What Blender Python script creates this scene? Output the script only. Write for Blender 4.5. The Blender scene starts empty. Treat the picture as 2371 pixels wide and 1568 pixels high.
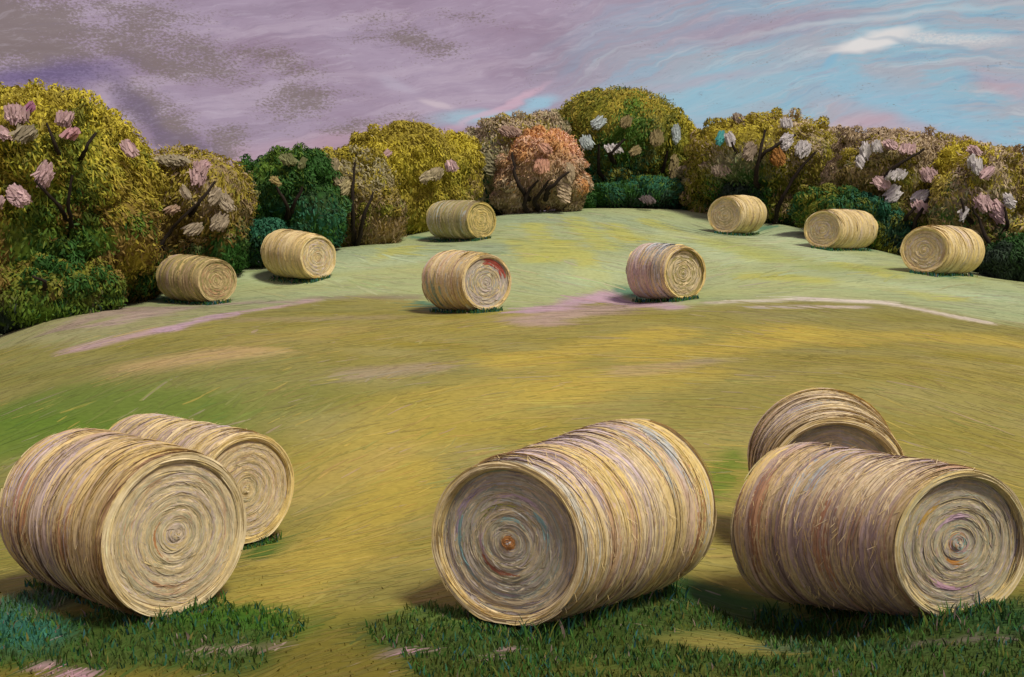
import bpy, math
import numpy as np
from mathutils import Vector

rng = np.random.default_rng(7)
R = math.radians
S = bpy.context.scene
COL = S.collection

# ------------------------------------------------------------------ camera
F, CX, CY = 1098.0, 512.0, 338.5            # focal length and centre in pixels of the 1024 wide frame
CAM = np.array([0.0, 0.0, 3.2])
PITCH = math.atan(68.5 / F)
FWD = np.array([0, math.cos(PITCH), -math.sin(PITCH)])
UP = np.array([0, math.sin(PITCH), math.cos(PITCH)])
cd = bpy.data.cameras.new('camera'); cam = bpy.data.objects.new('camera', cd); COL.objects.link(cam)
cam.location = CAM; cam.rotation_euler = (math.pi / 2 - PITCH, 0, 0)
cd.sensor_width = 36; cd.lens = F / 1024 * 36; cd.clip_end = 3000
S.camera = cam

# ------------------------------------------------------------------ light
SUN_EL, SUN_AZ = 57.0, 136.0                 # azimuth clockwise from +Y: right of and a little behind the viewer
sl = bpy.data.lights.new('sun', 'SUN'); sun = bpy.data.objects.new('sun', sl); COL.objects.link(sun)
sd = Vector((math.sin(R(SUN_AZ)) * math.cos(R(SUN_EL)), math.cos(R(SUN_AZ)) * math.cos(R(SUN_EL)), math.sin(R(SUN_EL))))
sun.rotation_euler = sd.to_track_quat('Z', 'Y').to_euler()
sl.energy = 2.7; sl.angle = R(13); sl.color = (1.0, 0.91, 0.72)
S.view_settings.view_transform = 'Standard'; S.view_settings.look = 'None'
S.view_settings.exposure = 0.18; S.view_settings.gamma = 1.0; S.view_settings.use_curve_mapping = False

K = 1024 / 2371.0                            # the photograph was measured at 2371 px width


# ------------------------------------------------------------------ sky (world)
def lin(r, g, b):
    return tuple(((c / 255) / 12.92 if c / 255 <= 0.04045 else ((c / 255 + 0.055) / 1.055) ** 2.4) for c in (r, g, b))


W = bpy.data.worlds.new('World'); S.world = W; W.use_nodes = True
nt = W.node_tree; nt.nodes.clear()


def N(kind, **kw):
    n = nt.nodes.new(kind)
    for k, v in kw.items(): setattr(n, k, v)
    return n


def put(sock, v):
    if isinstance(v, bpy.types.NodeSocket): nt.links.new(v, sock)
    elif isinstance(v, tuple) and len(v) == 3 and sock.type == 'RGBA': sock.default_value = (*v, 1)
    else: sock.default_value = v


def M_(op, a, b=0.0, c=0.0):
    n = N('ShaderNodeMath', operation=op); put(n.inputs[0], a); put(n.inputs[1], b); put(n.inputs[2], c); return n.outputs[0]


def mixc(f, a, b):
    n = N('ShaderNodeMix', data_type='RGBA'); put(n.inputs[0], f); put(n.inputs[6], a); put(n.inputs[7], b); return n.outputs[2]


def ramp(v, lo, hi, a=0.0, b=1.0):
    n = N('ShaderNodeMapRange', interpolation_type='SMOOTHSTEP')
    for i, x in enumerate((v, lo, hi, a, b)): put(n.inputs[i], x)
    return n.outputs[0]


def noise(vec, scale, detail=3.0, rough=0.5, dist=0.0):
    n = N('ShaderNodeTexNoise'); put(n.inputs['Vector'], vec); n.inputs['Scale'].default_value = scale
    n.inputs['Detail'].default_value = detail; n.inputs['Roughness'].default_value = rough; n.inputs['Distortion'].default_value = dist
    return n.outputs[0]


def comb(x, y, z=0.0):
    n = N('ShaderNodeCombineXYZ'); put(n.inputs[0], x); put(n.inputs[1], y); put(n.inputs[2], z); return n.outputs[0]


tc = N('ShaderNodeTexCoord'); sep = N('ShaderNodeSeparateXYZ'); nt.links.new(tc.outputs['Generated'], sep.inputs[0])
AZ0 = M_('ARCTAN2', sep.outputs[0], sep.outputs[1]); EL0 = M_('ARCSINE', sep.outputs[2])
n1 = noise(comb(M_('MULTIPLY', AZ0, 1.0), M_('MULTIPLY', EL0, 2.2), 3.1), 7.0, 4.0, 0.6)
n2 = noise(comb(M_('MULTIPLY', AZ0, 1.0), M_('MULTIPLY', EL0, 2.2), 9.7), 7.0, 4.0, 0.6)
AZ = M_('ADD', AZ0, M_('MULTIPLY', M_('SUBTRACT', n1, 0.5), 0.09))
EL = M_('ADD', EL0, M_('MULTIPLY', M_('SUBTRACT', n2, 0.5), 0.035))


def azel(px, py):
    d = FWD + np.array([1, 0, 0]) * (px * K - CX) / F + UP * (CY - py * K) / F
    d = d / np.linalg.norm(d)
    return math.atan2(d[0], d[1]), math.asin(d[2])


def blob(px, py, sx, sy, ang=0.0, soft=(1.25, 0.45), az=None, el=None):
    """soft elliptical patch centred on a direction; sizes in photograph px, ang in degrees (positive = rises to the right)"""
    a0, e0 = azel(px, py)
    ka = K / F
    dx = M_('SUBTRACT', az or AZ, a0); dy = M_('SUBTRACT', el or EL, e0)
    c, s = math.cos(R(ang)), math.sin(R(ang))
    u = M_('DIVIDE', M_('ADD', M_('MULTIPLY', dx, c), M_('MULTIPLY', dy, s)), sx * ka)
    v = M_('DIVIDE', M_('SUBTRACT', M_('MULTIPLY', dy, c), M_('MULTIPLY', dx, s)), sy * ka)
    r = M_('SQRT', M_('ADD', M_('MULTIPLY', u, u), M_('MULTIPLY', v, v)))
    return ramp(r, soft[1], soft[0], 1.0, 0.0)


# long brushed streaks: straight over most of the sky, bending round a centre on the right
streak = noise(comb(M_('MULTIPLY', AZ, 5.0), M_('MULTIPLY', M_('SUBTRACT', EL, M_('MULTIPLY', AZ0, 0.22)), 48.0), M_('MULTIPLY', EL0, 4.0)), 1.3, 6.0, 0.65)
ca, ce = azel(2180, 620)
dxa = M_('SUBTRACT', AZ, ca); dya = M_('MULTIPLY', M_('SUBTRACT', EL, ce), 1.7)
rad = M_('SQRT', M_('ADD', M_('MULTIPLY', dxa, dxa), M_('MULTIPLY', dya, dya)))
th = M_('ARCTAN2', dya, dxa)
swirl = noise(comb(M_('MULTIPLY', rad, 34.0), M_('MULTIPLY', th, 2.2), 0.0), 1.5, 6.0, 0.62)
soft_n = noise(comb(M_('MULTIPLY', AZ, 3.0), M_('MULTIPLY', EL, 8.0), 2.0), 2.0, 5.0, 0.6)

mauve = lin(160, 140, 158)
c = mixc(ramp(soft_n, 0.35, 0.65), lin(166, 147, 166), lin(150, 127, 146))
c = mixc(M_('MULTIPLY', ramp(streak, 0.50, 0.62), 0.4), c, lin(188, 170, 184))
c = mixc(M_('MULTIPLY', ramp(streak, 0.46, 0.36), 0.35), c, lin(138, 118, 136))
# blue opening on the right, thinning upward into grey-lilac
open_ = blob(2250, 210, 900, 300, -6, (1.15, 0.6))
blue = mixc(ramp(swirl, 0.40, 0.58), lin(144, 178, 194), lin(164, 168, 178))
blue = mixc(M_('MULTIPLY', ramp(swirl, 0.60, 0.68), 0.6), blue, lin(182, 186, 192))
blue = mixc(M_('MULTIPLY', ramp(swirl, 0.38, 0.28), 0.7), blue, lin(168, 150, 166))
c = mixc(open_, c, blue)
arc = noise(comb(M_('MULTIPLY', rad, 70.0), M_('MULTIPLY', th, 1.6), 5.0), 1.4, 4.0, 0.6)
c = mixc(M_('MULTIPLY', open_, M_('MULTIPLY', ramp(arc, 0.54, 0.66), 0.5)), c, lin(190, 196, 200))
c = mixc(M_('MULTIPLY', open_, M_('MULTIPLY', ramp(arc, 0.44, 0.34), 0.45)), c, lin(118, 160, 188))
c = mixc(M_('MULTIPLY', blob(1560, 250, 330, 95, 14, (1.2, 0.2)), 0.75), c, lin(146, 184, 200))
c = mixc(M_('MULTIPLY', blob(2120, 275, 330, 70, -22, (1.2, 0.2)), 0.7), c, lin(142, 182, 202))
c = mixc(M_('MULTIPLY', blob(1750, 60, 340, 45, 3, (1.2, 0.2)), 0.7), c, lin(160, 140, 158))
c = mixc(M_('MULTIPLY', blob(1120, 275, 160, 22, 4, (1.2, 0.3)), 0.85), c, lin(156, 184, 198))
c = mixc(M_('MULTIPLY', blob(1240, 235, 80, 18, 18, (1.2, 0.3)), 0.85), c, lin(150, 190, 208))
c = mixc(M_('MULTIPLY', blob(1160, 245, 160, 10, 26, (1.3, 0.3)), 0.7), c, lin(206, 170, 184))
c = mixc(M_('MULTIPLY', blob(1010, 245, 50, 12, -12, (1.3, 0.3)), 0.7), c, lin(204, 186, 192))
c = mixc(M_('MULTIPLY', blob(920, 195, 60, 15, -15, (1.3, 0.3)), 0.5), c, lin(186, 174, 190))
# warm rose light low over the trees
for (x, y, sx, sy, an, k) in ((2150, 330, 330, 30, -20, .55), (1950, 285, 120, 18, 0, .5), (1250, 300, 260, 30, 8, .45), (700, 345, 300, 38, 12, .5),
                              (2330, 200, 120, 22, -20, .5), (1600, 190, 200, 14, 6, .35), (1640, 330, 90, 26, -30, .5)):
    c = mixc(M_('MULTIPLY', blob(x, y, sx, sy, an, (1.3, 0.2)), k), c, lin(190, 152, 162))
# thin brown cloud on the left, broken up finely like a mackerel veil
weave = noise(comb(M_('MULTIPLY', AZ0, 1.0), M_('MULTIPLY', EL0, 2.0), 0.0), 330.0, 2.0, 0.7)
weave2 = noise(comb(M_('MULTIPLY', AZ0, 1.0), M_('MULTIPLY', EL0, 2.6), 4.0), 24.0, 5.0, 0.62)
brown = 0.0
for (x, y, sx, sy, an, k) in ((20, 70, 260, 130, -8, 1.0), (330, 110, 330, 75, -8, .75), (380, 300, 210, 55, -38, .95), (520, 350, 60, 70, -40, .9), (680, 235, 110, 60, 4, .8),
                              (640, 150, 180, 50, -14, .55), (960, 85, 170, 50, -16, .6), (860, 290, 200, 24, 4, .5), (300, 40, 220, 40, 0, .6), (1050, 40, 120, 22, 0, .45)):
    brown = M_('MAXIMUM', brown, M_('MULTIPLY', blob(x, y, sx, sy, an, (1.35, 0.1)), k))
bm = M_('ADD', M_('MULTIPLY', brown, 0.62), M_('ADD', M_('MULTIPLY', M_('SUBTRACT', weave, 0.5), 1.25), M_('MULTIPLY', M_('SUBTRACT', weave2, 0.5), 0.95)))
c = mixc(M_('MULTIPLY', ramp(bm, 0.16, 0.50), 0.78), c, lin(120, 104, 94))
grain = noise(comb(M_('MULTIPLY', AZ, 26.0), M_('MULTIPLY', M_('SUBTRACT', EL, M_('MULTIPLY', AZ0, 0.15)), 150.0), 1.0), 2.2, 4.0, 0.7)
c = mixc(M_('MULTIPLY', ramp(grain, 0.52, 0.70), 0.22), c, lin(196, 184, 196))
c = mixc(M_('MULTIPLY', ramp(grain, 0.46, 0.28), 0.22), c, lin(126, 116, 134))
# violet edge beside the tall tree
c = mixc(M_('MULTIPLY', blob(90, 180, 190, 34, 14, (1.3, 0.1)), 0.65), c, lin(94, 76, 128))
c = mixc(M_('MULTIPLY', blob(300, 250, 130, 30, -48, (1.3, 0.1)), 0.5), c, lin(98, 80, 116))
c = mixc(M_('MULTIPLY', blob(430, 335, 120, 26, -12, (1.3, 0.1)), 0.45), c, lin(112, 94, 124))
# bright cloud wisps
c = mixc(M_('MULTIPLY', blob(2035, 98, 108, 20, 9, (1.25, 0.55)), 0.95), c, lin(222, 217, 214))
c = mixc(M_('MULTIPLY', blob(2170, 92, 160, 18, -8, (1.3, 0.2)), ramp(weave, 0.15, 0.85, 0.35, 1.0)), c, lin(212, 208, 206))
c = mixc(M_('MULTIPLY', blob(2020, 45, 420, 9, 3, (1.3, 0.1)), 0.5), c, lin(198, 204, 206))
c = mixc(M_('MULTIPLY', blob(1910, 148, 40, 10, 24, (1.2, 0.3)), 0.8), c, lin(130, 176, 200))
c = mixc(M_('MULTIPLY', blob(2180, 112, 170, 7, -14, (1.3, 0.2)), 0.55), c, lin(140, 160, 178))

sky = N('ShaderNodeTexSky', sky_type='NISHITA', sun_disc=False, sun_elevation=R(SUN_EL), sun_rotation=R(SUN_AZ))
b1 = N('ShaderNodeBackground'); nt.links.new(sky.outputs[0], b1.inputs[0]); b1.inputs[1].default_value = 0.05
b2 = N('ShaderNodeBackground'); nt.links.new(c, b2.inputs[0]); b2.inputs[1].default_value = 0.95
mx = N('ShaderNodeMixShader'); mx.inputs[0].default_value = 0.93
nt.links.new(b1.outputs[0], mx.inputs[1]); nt.links.new(b2.outputs[0], mx.inputs[2])
ow = N('ShaderNodeOutputWorld'); nt.links.new(mx.outputs[0], ow.inputs[0])


# ------------------------------------------------------------------ helpers
def P(px, py, d):
    """world point at depth d behind photograph pixel (px, py), 2371 px scale"""
    return CAM + d * (FWD + np.array([1., 0, 0]) * (px * K - CX) / F + UP * (CY - py * K) / F)


def material(name, rough=0.85, bump=0.25, bscale=40.0, vary=0.25, spec=0.2, translucent=0.0, stretch=(1, 1, 1)):
    m = bpy.data.materials.new(name); m.use_nodes = True
    t = m.node_tree; b = t.nodes['Principled BSDF']
    a = t.nodes.new('ShaderNodeAttribute'); a.attribute_name = 'tint'
    tco = t.nodes.new('ShaderNodeTexCoord'); mp = t.nodes.new('ShaderNodeMapping'); mp.inputs['Scale'].default_value = stretch
    t.links.new(tco.outputs['Object'], mp.inputs[0])
    n = t.nodes.new('ShaderNodeTexNoise'); n.inputs['Scale'].default_value = bscale; n.inputs['Detail'].default_value = 5
    n.inputs['Roughness'].default_value = 0.65
    t.links.new(mp.outputs[0], n.inputs['Vector'])
    mr = t.nodes.new('ShaderNodeMapRange'); mr.inputs[1].default_value = 0.3; mr.inputs[2].default_value = 0.7
    mr.inputs[3].default_value = 1 - vary; mr.inputs[4].default_value = 1 + vary
    t.links.new(n.outputs[0], mr.inputs[0])
    v = t.nodes.new('ShaderNodeVectorMath'); v.operation = 'SCALE'
    t.links.new(a.outputs['Color'], v.inputs[0]); t.links.new(mr.outputs[0], v.inputs['Scale'])
    t.links.new(v.outputs[0], b.inputs['Base Color'])
    b.inputs['Roughness'].default_value = rough; b.inputs['Specular IOR Level'].default_value = spec
    if translucent:
        tr = t.nodes.new('ShaderNodeBsdfTranslucent'); mxs = t.nodes.new('ShaderNodeMixShader'); mxs.inputs[0].default_value = translucent
        t.links.new(v.outputs[0], tr.inputs[0]); t.links.new(b.outputs[0], mxs.inputs[1]); t.links.new(tr.outputs[0], mxs.inputs[2])
        t.links.new(mxs.outputs[0], t.nodes['Material Output'].inputs['Surface'])
    if bump:
        bp = t.nodes.new('ShaderNodeBump'); bp.inputs['Strength'].default_value = bump; bp.inputs['Distance'].default_value = 0.02
        t.links.new(n.outputs[0], bp.inputs['Height']); t.links.new(bp.outputs[0], b.inputs['Normal'])
    return m


MAT = dict(ground=material('meadow_soil', 0.9, 0.25, 7.0, 0.16, 0.1, stretch=(1, 2.2, 1)), grass=material('grass_blades', 0.75, 0, 6.0, 0.10, 0.2),
           straw=material('straw', 0.8, 0.2, 30.0, 0.14, 0.2), strand=material('straw_strands', 0.65, 0, 12.0, 0.15, 0.3),
           leaf=material('leaves', 0.7, 0, 3.0, 0.2, 0.25, translucent=.1), core=material('inner_foliage', 0.9, 0.8, 4.0, 0.35, 0.1),
           bark=material('bark', 0.9, 0.5, 20.0, 0.25, 0.1, stretch=(1, 1, .3)), petal=material('blossom_petals', 0.7, 0, 5.0, 0.1, 0.2))


def link(name, V, Q, C, mat, parent=None, smooth=True):
    V = np.ascontiguousarray(V, dtype=np.float32).reshape(-1, 3); Q = np.ascontiguousarray(Q, dtype=np.int32)
    k = Q.shape[1]
    me = bpy.data.meshes.new(name)
    me.vertices.add(len(V)); me.vertices.foreach_set('co', V.ravel())
    me.loops.add(Q.size); me.loops.foreach_set('vertex_index', Q.ravel())
    me.polygons.add(len(Q)); me.polygons.foreach_set('loop_start', np.arange(0, Q.size, k, dtype=np.int32))
    if smooth: me.polygons.foreach_set('use_smooth', np.ones(len(Q), dtype=bool))
    me.update(calc_edges=True)
    at = me.attributes.new('tint', 'FLOAT_COLOR', 'POINT')
    C = np.asarray(C, dtype=np.float32).reshape(-1, 3)
    at.data.foreach_set('color', np.hstack([C, np.ones((len(C), 1), np.float32)]).ravel())
    me.materials.append(MAT[mat])
    o = bpy.data.objects.new(name, me); COL.objects.link(o)
    if parent is not None: o.parent = parent
    return o


def thing(name, loc, label, cat, group=None):
    o = bpy.data.objects.new(name, None); COL.objects.link(o); o.location = Vector(loc); o.empty_display_size = 0.3
    o['label'] = label; o['category'] = cat
    if group: o['group'] = group
    return o


def grid_q(nu, nv, wrap=False):
    """quads of an nu x nv grid of vertices (index u*nv+v)"""
    u = np.arange(nu - 1)[:, None]; v = np.arange(nv if wrap else nv - 1)[None, :]
    w = (v + 1) % nv
    return np.stack([u * nv + v, (u + 1) * nv + v, (u + 1) * nv + w, u * nv + w], -1).reshape(-1, 4)


def ribbons(Pc, Sd, col, jit=0.06, prof=None):
    """n curved strips: Pc (n,k,3) centre lines, Sd (n,k,3) half-width vectors, col (n,3)"""
    n, k, _ = Pc.shape
    if prof is None:
        prof = np.sin(np.linspace(0.12, 0.93, k) * math.pi) ** 0.6
    Sd = Sd * prof[None, :, None]
    V = np.stack([Pc - Sd, Pc + Sd], 2).reshape(-1, 3)
    b = (np.arange(n) * k * 2)[:, None] + (np.arange(k - 1) * 2)[None, :]
    Q = np.stack([b, b + 1, b + 3, b + 2], -1).reshape(-1, 4)
    C = np.repeat(col, k * 2, 0).reshape(n, k, 2, 3) * (1 + rng.normal(0, jit, (n, k, 1, 1)))
    return V, Q, np.clip(C, 0.003, 0.9).reshape(-1, 3)


def merge(*parts):
    Vs, Qs, Cs, o = [], [], [], 0
    for V, Q, C in parts:
        V = np.asarray(V).reshape(-1, 3)
        Vs.append(V); Qs.append(np.asarray(Q) + o); Cs.append(np.asarray(C).reshape(-1, 3)); o += len(V)
    return np.vstack(Vs), np.vstack(Qs), np.vstack(Cs)


def unit(v):
    return v / (np.linalg.norm(v, axis=-1, keepdims=True) + 1e-9)


def sinnoise(p, seed=0, oct=4, f0=1.0):
    """cheap smooth noise from turned sines; p (...,3)"""
    r = np.random.default_rng(100 + seed); out = 0
    for i in range(oct):
        for _ in range(3):
            d = unit(r.normal(size=3)) * f0 * (1.9 ** i) * r.uniform(.7, 1.3)
            out = out + np.sin(p @ d + r.uniform(0, 6.3)) * (0.55 ** i) / 3
    return out


# ------------------------------------------------------------------ bales: where they lie (photograph px)
# front (x, y, half height, depth, world yaw of the end face: + = turned to the right), back (x, y, half height, depth)
BALES = [
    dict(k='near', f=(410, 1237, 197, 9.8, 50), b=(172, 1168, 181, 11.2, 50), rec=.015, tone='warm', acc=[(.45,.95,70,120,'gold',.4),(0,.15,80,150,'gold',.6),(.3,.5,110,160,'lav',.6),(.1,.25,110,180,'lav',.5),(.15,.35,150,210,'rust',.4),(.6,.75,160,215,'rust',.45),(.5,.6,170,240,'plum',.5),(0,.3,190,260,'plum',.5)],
         label='large foreground bale at the left edge with its pale round end facing right'),
    dict(k='near', f=(572, 1133, 134, 13.2, 47), b=(325, 1074, 120, 14.9, 50), rec=.03, tone='gold', acc=[(.1,1,60,95,'lav',.5),(.0,.8,110,180,'plum',.5)],
         label='smaller bale half hidden behind the left foreground bale'),
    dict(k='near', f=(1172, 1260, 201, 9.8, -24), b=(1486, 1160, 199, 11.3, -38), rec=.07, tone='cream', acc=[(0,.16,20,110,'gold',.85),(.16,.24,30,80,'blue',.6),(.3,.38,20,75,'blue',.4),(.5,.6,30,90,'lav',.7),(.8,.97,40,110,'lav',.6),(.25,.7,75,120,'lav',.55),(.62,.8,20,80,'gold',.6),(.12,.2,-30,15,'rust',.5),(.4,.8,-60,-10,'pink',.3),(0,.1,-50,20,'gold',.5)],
         label='large centre foreground bale with orange spot in the middle of its end'),
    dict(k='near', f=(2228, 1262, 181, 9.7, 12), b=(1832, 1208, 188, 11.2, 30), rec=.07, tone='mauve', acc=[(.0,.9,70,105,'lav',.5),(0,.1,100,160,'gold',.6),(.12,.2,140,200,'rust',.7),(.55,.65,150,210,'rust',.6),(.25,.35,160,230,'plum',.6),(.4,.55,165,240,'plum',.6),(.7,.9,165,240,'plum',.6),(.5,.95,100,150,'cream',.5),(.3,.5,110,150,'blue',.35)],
         label='large foreground bale at the right edge with rust and mauve streaked side'),
    dict(k='near', f=(1938, 1125, 165, 12.3, -6), b=(1896, 1062, 168, 13.8, -4), rec=.12, tone='cream', acc=[(0,.3,20,130,'gold',.6),(.2,1,30,150,'cream',.6),(.4,.7,100,180,'lav',.35),(.5,.65,80,110,'blue',.35)],
         label='bale peeking over the top of the right foreground bale'),
    dict(k='far', f=(503, 650, 54, 34.0, 42), b=(408, 642, 54, 35.1, 42), rec=.03, tone='dull',
         label='small dull brown bale beside the leftmost tall trees'),
    dict(k='far', f=(737, 596, 55, 36.5, 45), b=(648, 585, 56, 37.7, 45), rec=.03, tone='gold',
         label='small bale with yellow top in front of the dark green tree'),
    dict(k='far', f=(1115, 510, 46, 42.0, 38), b=(1020, 509, 46, 43.2, 42), rec=.03, tone='olive',
         label='small olive bale with a round yellow end just below the orange tree'),
    dict(k='far', f=(1128, 654, 71, 29.5, 30), b=(1030, 650, 70, 30.9, 38), rec=.05, tone='cream', acc=[(.65,1,30,120,'gold',.8),(0,.5,180,250,'teal',.5)],
         label='mid-slope bale left of two, with a red mark inside its rim'),
    dict(k='far', f=(1586, 632, 66, 31.0, 28), b=(1494, 627, 67, 32.4, 38), rec=.08, tone='pale', acc=[(.4,.85,60,120,'blue',.8),(.85,1,0,90,'gold',.8),(.1,.7,150,210,'pink',.6)],
         label='mid-slope bale with pale blue top above the lilac rise'),
    dict(k='far', f=(1678, 498, 46, 45.0, -34), b=(1738, 496, 44, 46.2, -38), rec=.03, tone='gold',
         label='small bale at the crest, leftmost of the three at right'),
    dict(k='far', f=(1904, 531, 47, 41.0, -32), b=(1992, 532, 46, 42.3, -40), rec=.05, tone='gold',
         label='small bale with a white sheen, middle of the three at right'),
    dict(k='far', f=(2140, 579, 58, 35.0, -30), b=(2228, 581, 56, 36.2, -40), rec=.05, tone='gold',
         label='yellow bale lowest and rightmost of the three at right'),
]

# ------------------------------------------------------------------ terrain
ctrl = []
for B in BALES:
    for e in ('f', 'b'):
        x, y, h, d = B[e][:4]; ctrl.append(P(x, y + h * 0.985, d))
RIM = [(-60, 830, 29), (0, 795, 30), (130, 735, 31.5), (340, 692, 36), (560, 625, 38.5), (800, 580, 40.5), (1000, 542, 44.5), (1180, 497, 48), (1340, 484, 50), (1500, 481, 52),
       (1620, 490, 51), (1800, 522, 47.5), (1850, 540, 45), (2100, 605, 40), (2280, 642, 38), (2371, 655, 38), (2480, 670, 38)]
rimw = [P(*r) for r in RIM]
ctrl += rimw
for (x, y, d) in ((1200, 900, 19.5), (400, 880, 19.5), (2100, 880, 19.5), (100, 780, 27), (700, 780, 25), (1200, 780, 25.5), (1800, 790, 25.5), (2300, 790, 25.5), (1350, 590, 37), (1800, 620, 35.5), (1400, 520, 45)):
    ctrl.append(P(x, y, d))
for x in (-8, -3, 0, 3, 8): ctrl.append(np.array([x, 8.3, -0.02])); ctrl.append(np.array([x, 4, -0.05]))
for x, y, z in ((-60, -40, -1), (0, -30, 0), (60, -40, -1), (-60, 10, -3), (60, 10, -2), (-55, 40, -3), (60, 45, -1.5), (-14, 16, -.5), (14, 16, -.2), (-25, 25, -2.2), (22, 27, .6)):
    ctrl.append(np.array([x, y, float(z)]))
for w in rimw[::2]: ctrl.append(np.array([w[0] * 1.15, w[1] + 12, w[2] - 0.3])); ctrl.append(np.array([w[0] * 1.6, w[1] + 45, w[2] - 4.0]))
for a in range(-180, 180, 30): ctrl.append(np.array([240 * math.sin(R(a)), 240 * math.cos(R(a)), -6.0]))
ctrl = np.array(ctrl)


def phi(r2): return -np.sqrt(r2 + 1.2)


_A = phi(((ctrl[:, None, :2] - ctrl[None, :, :2]) ** 2).sum(-1))
_n = len(ctrl); _A[np.arange(_n), np.arange(_n)] -= 0.12
_A = np.block([[_A, np.ones((_n, 1))], [np.ones((1, _n)), np.zeros((1, 1))]])
_w = np.linalg.solve(_A, np.append(ctrl[:, 2], 0))


def H(x, y):
    x = np.asarray(x, float); y = np.asarray(y, float); sh = x.shape
    q = np.stack([x.ravel(), y.ravel()], 1); out = np.empty(len(q))
    for i in range(0, len(q), 20000):
        s = q[i:i + 20000]
        out[i:i + 20000] = phi(((s[:, None] - ctrl[None, :, :2]) ** 2).sum(-1)) @ _w[:-1] + _w[-1]
    return out.reshape(sh)


_ts = np.geomspace(6, 90, 1500)


def G(px, py):
    """where the view ray through photograph pixel meets the ground"""
    d = FWD + np.array([1., 0, 0]) * (px * K - CX) / F + UP * (CY - py * K) / F
    pts = CAM + _ts[:, None] * d
    under = pts[:, 2] < H(pts[:, 0], pts[:, 1])
    i = int(np.argmax(under)) if under.any() else len(_ts) - 1
    return pts[i]


# colour plan of the meadow, all in world metres
fold = np.array([G(*p)[:2] for p in ((-60, 830), (60, 800), (200, 795), (350, 765), (500, 738), (680, 700), (850, 685), (980, 692), (1210, 722), (1300, 700), (1400, 684), (1480, 695), (1560, 712), (1700, 700), (1900, 692), (2080, 702), (2300, 745), (2450, 760))])
_o = np.argsort(fold[:, 0]); fold = fold[_o]
PATCH = []   # (A, B, half width m, colour, strength)


def patch(x0, y0, x1, y1, w, col, k=0.8):
    PATCH.append((G(x0, y0)[:2], G(x1, y1)[:2], w, np.array(col), k))


YEL, PINK, SAND, TEAL, GRN, LILAC = (.46, .37, .07), (.46, .33, .36), (.48, .36, .17), (.025, .13, .10), (.10, .19, .022), (.46, .33, .42)
MINT = (.42, .52, .32)
patch(180, 808, 380, 765, .45, PINK); patch(380, 765, 560, 722, .3, LILAC, .9); patch(560, 722, 720, 695, .3, PINK); patch(250, 750, 420, 712, .7, PINK, .55); patch(720, 690, 960, 690, .35, (.22, .18, .15), .6)
patch(120, 770, 330, 712, .7, (.36, .27, .25), .7); patch(480, 705, 660, 700, .35, (.34, .24, .26), .6); patch(1215, 722, 1400, 684, .55, LILAC, .9); patch(1400, 690, 1560, 712, .55, LILAC, .85); patch(1240, 740, 1420, 712, .9, PINK, .6)
patch(1650, 702, 1850, 692, .22, (.60, .56, .48), .8); patch(1850, 692, 2060, 702, .32, (.66, .62, .56), .9); patch(2060, 704, 2290, 748, .26, (.62, .57, .50), .85)
patch(1750, 712, 2000, 712, .18, (.55, .48, .46), .7)
patch(360, 845, 540, 818, 1.1, SAND, .8); patch(600, 790, 800, 762, .8, (.36, .30, .10), .5)
patch(1180, 842, 1560, 768, .9, YEL, .8); patch(1500, 830, 1850, 770, 1.0, YEL, .8); patch(900, 1010, 1300, 880, 1.3, YEL, .5); patch(1300, 910, 1600, 860, 1.0, YEL, .55); patch(1900, 780, 2300, 790, .9, YEL, .6)
patch(820, 870, 1000, 850, .5, PINK, .3); patch(1450, 860, 1640, 835, .45, PINK, .25); patch(560, 740, 900, 735, .6, (.33, .27, .16), .5)
patch(700, 1300, 950, 1090, .65, YEL, .7); patch(600, 1400, 800, 1300, .4, YEL, .5); patch(700, 1150, 900, 1050, .6, (.42, .34, .10), .6)
patch(100, 950, 450, 955, 1.1, GRN, .85); patch(-50, 1000, 150, 985, 1.6, GRN, .8); patch(200, 900, 600, 930, 1.5, (.16, .20, .05), .5)
patch(1650, 1150, 1700, 1050, .2, GRN, .7)
YG = (.44, .45, .09)
for a in ((1230, 520, 1290, 600), (1330, 505, 1400, 575), (1420, 520, 1460, 560), (1300, 560, 1380, 640), (1190, 560, 1240, 600), (1500, 510, 1640, 560), (1640, 560, 1760, 600), (1750, 640, 1900, 650), (1950, 610, 2060, 640), (880, 600, 960, 570), (1480, 555, 1560, 545), (2000, 660, 2200, 690)):
    patch(*a, .55, YG, .65)
patch(1540, 540, 1700, 600, 1.2, MINT, .6); patch(1330, 650, 1450, 620, 1.0, MINT, .5); patch(780, 620, 940, 600, 1.0, MINT, .5); patch(1650, 560, 1800, 600, 1.1, (.36, .42, .12), .6); patch(1750, 545, 1950, 600, 1.2, MINT, .7); patch(1900, 620, 2250, 640, .9, (.30, .36, .10), .5)
patch(560, 640, 780, 650, .5, MINT, .5); patch(2000, 660, 2300, 690, .8, MINT, .6)
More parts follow.
